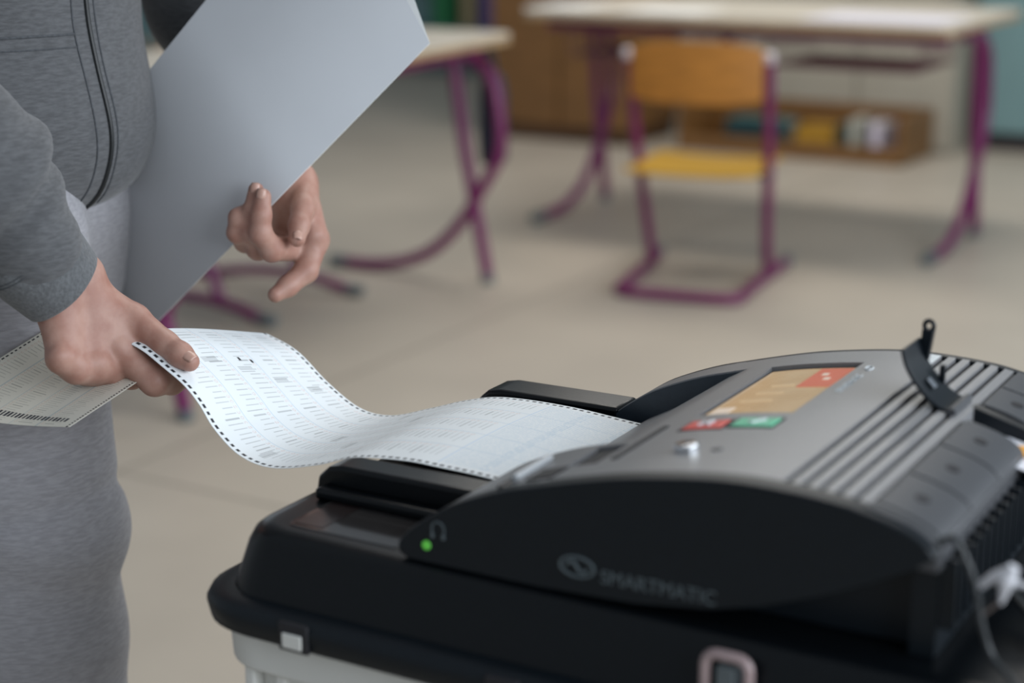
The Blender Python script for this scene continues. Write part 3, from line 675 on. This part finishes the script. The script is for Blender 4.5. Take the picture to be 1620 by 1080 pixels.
FO = thing('card_folder', fb, label='large white card folder held upright in the far hand beside the hoodie', cat='folder')
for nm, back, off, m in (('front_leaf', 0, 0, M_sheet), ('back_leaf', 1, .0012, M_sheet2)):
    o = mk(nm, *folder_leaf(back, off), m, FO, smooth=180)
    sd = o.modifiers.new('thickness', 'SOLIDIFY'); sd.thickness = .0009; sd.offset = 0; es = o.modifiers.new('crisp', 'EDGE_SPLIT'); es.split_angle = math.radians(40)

# ------------------------------------------------------------------ the person
PER = thing('person', (-1.50, 1.46, 0), label='person in grey zip hoodie and grey sweatpants feeding a ballot with the right hand', cat='person')
# right hand: wrist, knuckles, fingers (position, radius)
def A(x, y, d): return at(x, y, d)
RH = dict(
    w1=(A(122, 439, 1.790), .0255), w2=(A(91, 468, 1.772), .0255),
    f1=(A(86, 398, 1.770), .028), f2=(A(52, 428, 1.745), .028),
    im=(A(190, 553, 1.800), .0165), mm=(A(152, 578, 1.782), .0165), rm=(A(121, 582, 1.764), .0155), pm=(A(97, 567, 1.748), .0145))
def right_hand(Pq):
    g = lambda k: RH[k][0]; r = lambda k: RH[k][1]
    d = cone(Pq, g('f1'), g('w1'), r('f1'), r('w1')); d = smin(d, cone(Pq, g('f2'), g('w2'), r('f2'), r('w2')), .02)
    d = smin(d, cone(Pq, g('w1'), g('w2'), .0255, .0255), .01)
    for k, w in (('im', 'w1'), ('mm', 'w1'), ('rm', 'w2'), ('pm', 'w2')):
        d = smin(d, cone(Pq, g(w), g(k), .0225, r(k)), .011)
    d = smin(d, cone(Pq, A(125, 520, 1.80), A(165, 530, 1.805), .022, .020), .018)          # body of the palm
    kn = lambda p, q, r0, r1, k=.004: cone(Pq, p, q, r0, r1)
    fingers = []
    # thumb: metacarpal, proximal, distal
    T = [(A(152, 474, 1.805), .020), (A(212, 506, 1.808), .0165), (A(261, 544, 1.795), .0135), (A(285, 561, 1.785), .0128), (A(300, 572, 1.780), .0102)]
    th = cone(Pq, T[0][0], T[1][0], T[0][1], T[1][1])
    for (p, r0), (q, r1) in zip(T[1:], T[2:]): th = smin(th, cone(Pq, p, q, r0, r1), .006)
    d = smin(d, th, .014)
    # index runs under the paper, the others curl under the palm
    CH = [[(RH['im'][0], .0170), (A(245, 602, 1.800), .0158), (A(272, 604, 1.822), .0130), (A(295, 596, 1.845), .0105)],
          [(RH['mm'][0], .0165), (A(208, 594, 1.832), .0140), (A(235, 572, 1.868), .0120), (A(225, 555, 1.880), .0105)],
          [(RH['rm'][0], .0155), (A(168, 594, 1.826), .0135), (A(205, 575, 1.862), .0118), (A(200, 555, 1.870), .0105)],
          [(RH['pm'][0], .0145), (A(130, 588, 1.800), .0125), (A(168, 580, 1.838), .0108), (A(170, 560, 1.850), .0095)]]
    for ch in CH:
        f = None
        for (p, r0), (q, r1) in zip(ch, ch[1:]):
            c_ = cone(Pq, p, q, r0, r1); f = c_ if f is None else smin(f, c_, .005)
        d = smin(d, f, .007)
    # knuckle bumps and tendons
    for k, rr in (('im', .010), ('mm', .0105), ('rm', .0095), ('pm', .009)):
        d = smin(d, cone(Pq, g(k) - _fw * .0085 + _up * .003, g(k) - _fw * .0085 + _up * .0031, rr, rr), .006)
    return d
LH_D = 2.03
def left_hand(Pq):
    W0 = A(464, 292, 2.090)
    d = cone(Pq, A(415, 205, 2.13), W0, .033, .026)
    M = {'i': A(498, 380, 2.070), 'm': A(478, 392, 2.085), 'r': A(458, 390, 2.100), 'p': A(440, 382, 2.110)}
    for k, r0, r1 in (('i', .020, .0165), ('m', .021, .0165), ('r', .021, .0155), ('p', .020, .0145)):
        d = smin(d, cone(Pq, W0, M[k], r0, r1), .016)
    d = smin(d, cone(Pq, A(484, 330, 2.07), A(496, 372, 2.058), .017, .014), .012)     # ball of the thumb
    CH = [[(M['i'], .0165), (A(484, 428, 2.050), .0138), (A(455, 453, 2.035), .0118), (A(436, 466, 2.025), .0092)],
          [(M['m'], .0165), (A(430, 394, 2.012), .0140), (A(412, 368, 1.990), .0125), (A(413, 340, 1.985), .0115), (A(416, 311, 1.985), .0095)],
          [(M['r'], .0155), (A(408, 392, 2.030), .0135), (A(396, 366, 2.002), .0120), (A(400, 335, 1.995), .0112), (A(405, 301, 1.995), .0092)],
          [(M['p'], .0145), (A(388, 382, 2.040), .0125), (A(375, 368, 2.008), .0112), (A(377, 344, 2.000), .0105), (A(388, 336, 2.003), .0092)]]
    for ch in CH:
        f = None
        for (p, r0), (q, r1) in zip(ch, ch[1:]):
            c_ = cone(Pq, p, q, r0, r1); f = c_ if f is None else smin(f, c_, .006)
        d = smin(d, f, .006)
    T = [(A(482, 304, 2.075), .0165), (A(479, 330, 2.045), .0135), (A(473, 357, 2.022), .0120), (A(470, 377, 2.010), .0100)]
    th = None
    for (p, r0), (q, r1) in zip(T, T[1:]):
        c_ = cone(Pq, p, q, r0, r1); th = c_ if th is None else smin(th, c_, .006)
    return smin(d, th, .006)
def bounds(pts, pad): P_ = np.array(pts); return P_.min(0) - pad, P_.max(0) + pad
rp = [A(x, y, d) for x, y, d in ((60, 400, 1.80), (20, 420, 1.78), (190, 556, 1.80), (91, 570, 1.748), (305, 578, 1.78), (297, 598, 1.848), (235, 572, 1.868), (246, 612, 1.80), (160, 600, 1.75))]
Vr, Fr = polish(right_hand, *bounds(rp, .030), .0017)
lp_ = [A(x, y, d) for x, y, d in ((440, 240, 2.12), (500, 384, 2.07), (436, 468, 2.02), (413, 311, 1.985), (375, 378, 2.0), (440, 382, 2.11), (484, 430, 2.05))]
Vl, Fl = polish(left_hand, *bounds(lp_, .026), .0017)
EL_R = at(-150, 185, 1.70); SH_R = np.array([-1.53, 1.23, 1.56]); SH_L = np.array([-1.53, 1.70, 1.56]); EL_L = at(322, 6, 2.26)
def body(Pq):
    d = ellip(Pq, (-1.55, 1.455, 1.18), (.105, .150, .28)); d = smin(d, ellip(Pq, (-1.54, 1.46, 1.42), (.12, .195, .20)), .06)
    d = smin(d, ellip(Pq, (-1.56, 1.455, .99), (.085, .125, .10)), .03)
    for s, sh, el, wr in ((-1, SH_R, EL_R, RH['f1'][0] * .5 + RH['f2'][0] * .5), (1, SH_L, EL_L, A(440, 232, 2.12))):
        d = smin(d, cone(Pq, sh, el, .058, .045), .04); d = smin(d, cone(Pq, el, wr, .045, .034), .02)
        y = 1.46 + s * .095
        du = .03 if s < 0 else -.20
        d = smin(d, cone(Pq, (-1.51 + (0 if s < 0 else -.08), y, .94), (-1.48 + du, y, .52), .072, .056), .03); d = smin(d, cone(Pq, (-1.48 + du, y, .52), (-1.51 + du, y, .10), .055, .036), .03)
        d = smin(d, cone(Pq, (-1.52 + du, y, .06), (-1.37 + du, y + s * .02, .04), .035, .03), .02)
    d = smin(d, cone(Pq, (-1.52, 1.46, 1.58), (-1.50, 1.46, 1.70), .06, .055), .04)
    h = ellip(Pq, (-1.47, 1.46, 1.80), (.10, .08, .125)); h = smin(h, cone(Pq, (-1.385, 1.46, 1.80), (-1.365, 1.46, 1.775), .008, .015), .015)
    for s in (-1, 1): h = smin(h, ellip(Pq, (-1.49, 1.46 + s * .082, 1.79), (.025, .012, .035)), .01); h = np.maximum(h, -ellip(Pq, (-1.375, 1.46 + s * .032, 1.815), (.016, .016, .009)))
    h = smin(h, ellip(Pq, (-1.385, 1.46, 1.735), (.014, .026, .008)), .008)
    return smin(d, h, .02)
Vb, Fb = polish(body, (-1.84, 1.05, 0), (-1.10, 1.95, 1.98), .0125)
V = np.vstack([Vr, Vl, Vb]); nr, nl = len(Vr), len(Vl)
Fs = Fr + [[i + nr for i in f] for f in Fl] + [[i + nr + nl for i in f] for f in Fb]
mesh_fast('body', V, Fs, M_skin, PER)
hr = lambda Pq: np.maximum(ellip(Pq, (-1.485, 1.46, 1.815), (.108, .089, .125)), -(np.minimum(1.86 - Pq[..., 2], 9) * -1 + 0) if False else np.maximum((Pq[..., 0] + 1.43) - (Pq[..., 2] - 1.86) * 1.2, 1.74 - Pq[..., 2]))
Vh, Fh = polish(hr, (-1.63, 1.34, 1.68), (-1.34, 1.58, 1.97), .008); mesh_fast('hair', Vh, Fh, M_hair, PER)
# fingernails
def nail(c_, along, face, lw, ll, name='fingernail'):
    c_ = np.asarray(c_, float); along = along / np.linalg.norm(along); face = face - along * (face @ along); face /= np.linalg.norm(face); sd = np.cross(along, face)
    rows = []
    for t in np.linspace(-1, 1, 7):
        ww = lw * (1 - .25 * t ** 2 if t > 0 else 1 - .45 * t ** 4)
        rows.append([c_ + along * ll * t + sd * ww * s + face * (.0022 * (1 - s * s) - .0006 * t * t) for s in np.linspace(-1, 1, 7)])
    V = np.array(rows); idx = np.arange(49).reshape(7, 7); Q = np.stack([idx[:-1, :-1], idx[1:, :-1], idx[1:, 1:], idx[:-1, 1:]], -1).reshape(-1, 4).tolist()
    o = mesh_fast(name, V.reshape(-1, 3), Q, M_nail, PER); sdm = o.modifiers.new('t', 'SOLIDIFY'); sdm.thickness = .0006
def surf(fn, p, d, start=.03):
    """march from p + d*start back towards p onto the surface of fn"""
    d = d / np.linalg.norm(d); q = p + d * start
    for _ in range(60):
        k = float(fn(q[None, :])[0]); q = q - d * k * .8
        if abs(k) < 2e-4: break
    return q
tdir = A(301, 573, 1.780) - A(280, 558, 1.787); tf = -_fw + _up * .55 + _rt * .35
nail(surf(right_hand, A(297, 570, 1.782), tf) + tf / np.linalg.norm(tf) * -.0012, tdir, tf, .0062, .0072)
for (x, y, d, x2, y2, d2) in ((415, 312, 1.985, 413, 330, 1.985), (405, 303, 1.995, 402, 322, 1.995), (470, 373, 2.012, 472, 360, 2.02)):
    f_ = -_fw * .9 + _up * .35 if x < 460 else -_fw + _rt * .25
    p_ = A(x, y, d); nail(surf(left_hand, p_, f_) - f_ / np.linalg.norm(f_) * .0012, p_ - A(x2, y2, d2), f_, .0055, .006)

# clothing
def wr(Pq, a=1., f=1.):
    x, y, z = Pq[..., 0], Pq[..., 1], Pq[..., 2]
    return a * (np.sin(31 * f * z + 9 * f * y + 3 * np.sin(11 * f * x + 7 * z)) * .5 + np.sin(57 * f * z - 23 * f * y + 17 * f * x + 2 * np.sin(19 * f * y)) * .3 + np.sin(13 * f * y + 21 * f * x - 11 * f * z) * .4)
CUFF0 = .5 * (RH['f1'][0] + RH['f2'][0]); WR0 = .5 * (RH['w1'][0] + RH['w2'][0])
CA = WR0 - CUFF0; CA = CA / np.linalg.norm(CA)
def cuff_frame(): 
    sd = RH['f1'][0] - RH['f2'][0]; sd = sd - CA * (sd @ CA); sd /= np.linalg.norm(sd); return sd, np.cross(CA, sd)
CE = at(99, 453, 1.772)              # end of the cuff
CB = CE - CA * .066                  # where the sleeve meets the cuff
def torso_sdf(Pq):
    d = ellip(Pq, (-1.545, 1.455, 1.16), (.158, .200, .30))
    d = smin(d, ellip(Pq, (-1.54, 1.46, 1.42), (.15, .235, .22)), .10)
    d = smin(d, ellip(Pq, (-1.53, 1.452, 1.08), (.158, .195, .13)), .05)
    return d
def sleeve_r(Pq):
    d = cone(Pq, SH_R, EL_R, .085, .073); m = EL_R * .45 + CB * .55 + np.array([.004, 0, .016])
    d = smin(d, smin(cone(Pq, EL_R, m, .075, .070), cone(Pq, m, CB + CA * .004, .070, .0545), .03), .03)
    t = (Pq - CB) @ CA
    fold = np.exp(-((t + .020) / .012) ** 2) * .006 + np.exp(-((t + .062) / .018) ** 2) * .009 + np.exp(-((t + .115) / .02) ** 2) * .007 - np.exp(-((t + .042) / .008) ** 2) * .005
    return d - fold
def hood(Pq):
    d = torso_sdf(Pq)
    k = .05; cutp = .972 - Pq[..., 2]
    h = np.clip(.5 - .5 * (d - cutp) / k, 0, 1); d = d + (cutp - d) * h + k * h * (1 - h)
    r = sleeve_r(Pq); l = smin(cone(Pq, SH_L, EL_L, .085, .072), cone(Pq, EL_L, at(405, 185, 2.14), .070, .050), .03)
    d = smin(d, np.minimum(r, 9), .03); d = smin(d, l, .03)
    d = smin(d, cone(Pq, (-1.56, 1.40, 1.60), (-1.56, 1.52, 1.60), .07, .07), .06)       # hood folded at the neck
    return d + wr(Pq, .0022)
Vc, Fc_ = polish(hood, (-1.80, 1.03, .93), (-1.08, 1.98, 1.72), .0068)
hd = mesh_fast('hoodie', Vc, Fc_, M_hood, PER)
# cuff as a band with a real opening
sd_, nd_ = cuff_frame(); rings = []
prof = [(-.014, .046), (-.004, .0535), (.004, .0550), (.030, .0530), (.058, .0485), (.0645, .0475), (.066, .0460), (.0645, .0440), (.045, .043), (.02, .043)]
for t, r in prof:
    rings.append([CB + CA * t + (sd_ * math.cos(a) * 1.03 + nd_ * math.sin(a) * .86) * (r + .0006 * math.sin(5 * a + 60 * t)) for a in np.linspace(0, 2 * math.pi, 64, endpoint=False)])
cf = mk('cuff', *loft(rings, cap=False), mat('grey_ribbed_cuff', (.128, .133, .140), .95, noise=.3, scale=300, bump=.5, spec=.1, sheen=.25), PER, smooth=60)
for t in (.004, .008):
    mk('stitch_line', *tube([CB + CA * t + (sd_ * math.cos(a) * 1.03 + nd_ * math.sin(a) * .86) * .0556 for a in np.linspace(0, 2 * math.pi, 64)], .0007, 6), M_seam, cf)
CL = at(410, 190, 2.14)
# zip and seams, laid on the fleece
def front(v, z):
    u = -1.20
    for _ in range(80):
        k = float(hood(np.array([[u, v, z]]))[0]); u -= k * .7
        if k < 3e-4: break
    return np.array([u, v, z])
zp = [front(1.462 + .004 * math.sin(z * 14), z) for z in np.linspace(.985, 1.50, 60)]
mk('zip', *tube(np.array(zp) + np.array([.0005, 0, 0]), .0030, 8), M_zip, hd)
for dv in (-.022, .012): mk('placket_seam', *tube(np.array([front(1.462 + dv + .004 * math.sin(z * 14), z) for z in np.linspace(.99, 1.50, 60)]), .0013, 6), M_seam, hd)
mk('pocket_seam', *tube(np.array([front(v, 1.186 + .04 * (1.44 - v) ** 2) for v in np.linspace(1.285, 1.436, 30)]), .0016, 6), M_seam, hd)
mk('pocket_edge', *tube(np.array([front(v, 1.172 + .04 * (1.44 - v) ** 2) for v in np.linspace(1.285, 1.436, 30)]), .0011, 6), M_seam, hd)
def pants(Pq):
    d = ellip(Pq, (-1.545, 1.455, .98), (.125, .165, .16))
    for s, du in ((-1, .012), (1, -.22)):
        y = 1.46 + s * .092
        d = smin(d, smin(cone(Pq, (-1.470 + (.0 if s < 0 else -.10), y, .95), (-1.450 + du, y, .62), .112, .104), cone(Pq, (-1.450 + du, y, .62), (-1.455 + du, y, .09), .106, .100), .03), .03)
    z = Pq[..., 2]
    d = d - .004 * np.exp(-((z - .70 - .10 * (Pq[..., 0] + 1.45)) / .03) ** 2) + .005 * np.exp(-((z - .645 - .30 * (Pq[..., 0] + 1.45)) / .011) ** 2)
    d = d + wr(Pq, .0032, .7) + wr(Pq, .0016, 1.5) + .0015 * np.sin(48 * z + 14 * Pq[..., 0] + 9 * Pq[..., 1])
    return np.maximum(d, z - 1.06)
Vp, Fp = polish(pants, (-1.84, 1.22, .05), (-1.28, 1.72, 1.08), .0075)
pt = mesh_fast('sweatpants', Vp, Fp, M_pant, PER)
def pside(z, ang):
    d = np.array([math.cos(ang), math.sin(ang), 0]); c_ = np.array([-1.465, 1.368, z]); return surf(pants, c_, d, .2)
mk('side_seam', *tube(np.array([pside(z, math.radians(-78 + 6 * math.sin(z * 5))) for z in np.linspace(.12, .90, 60)]), .0016, 6), M_seam, pt)
def shoe(s):
    y = 1.46 + s * .095; x = .03 if s < 0 else -.20
    return lambda Pq0: (lambda Pq: np.maximum(smin(smin(ellip(Pq, (-1.36, y + s * .015, .03), (.10, .052, .055)), ellip(Pq, (-1.52, y, .04), (.085, .045, .075)), .05), cone(Pq, (-1.52, y, .06), (-1.36, y + s * .015, .03), .045, .045), .03), .002 - Pq[..., 2]))(Pq0 - np.array([x, 0, 0]))
for s in (-1, 1):
    Vs, Fsh = polish(shoe(s), (-1.86, 1.46 + s * .095 - .09, -.01), (-1.20, 1.46 + s * .095 + .09, .14), .008); mesh_fast('shoe', Vs, Fsh, M_shoe, PER)
for o in bpy.data.objects:
    if '_base' in o: del o['_base']
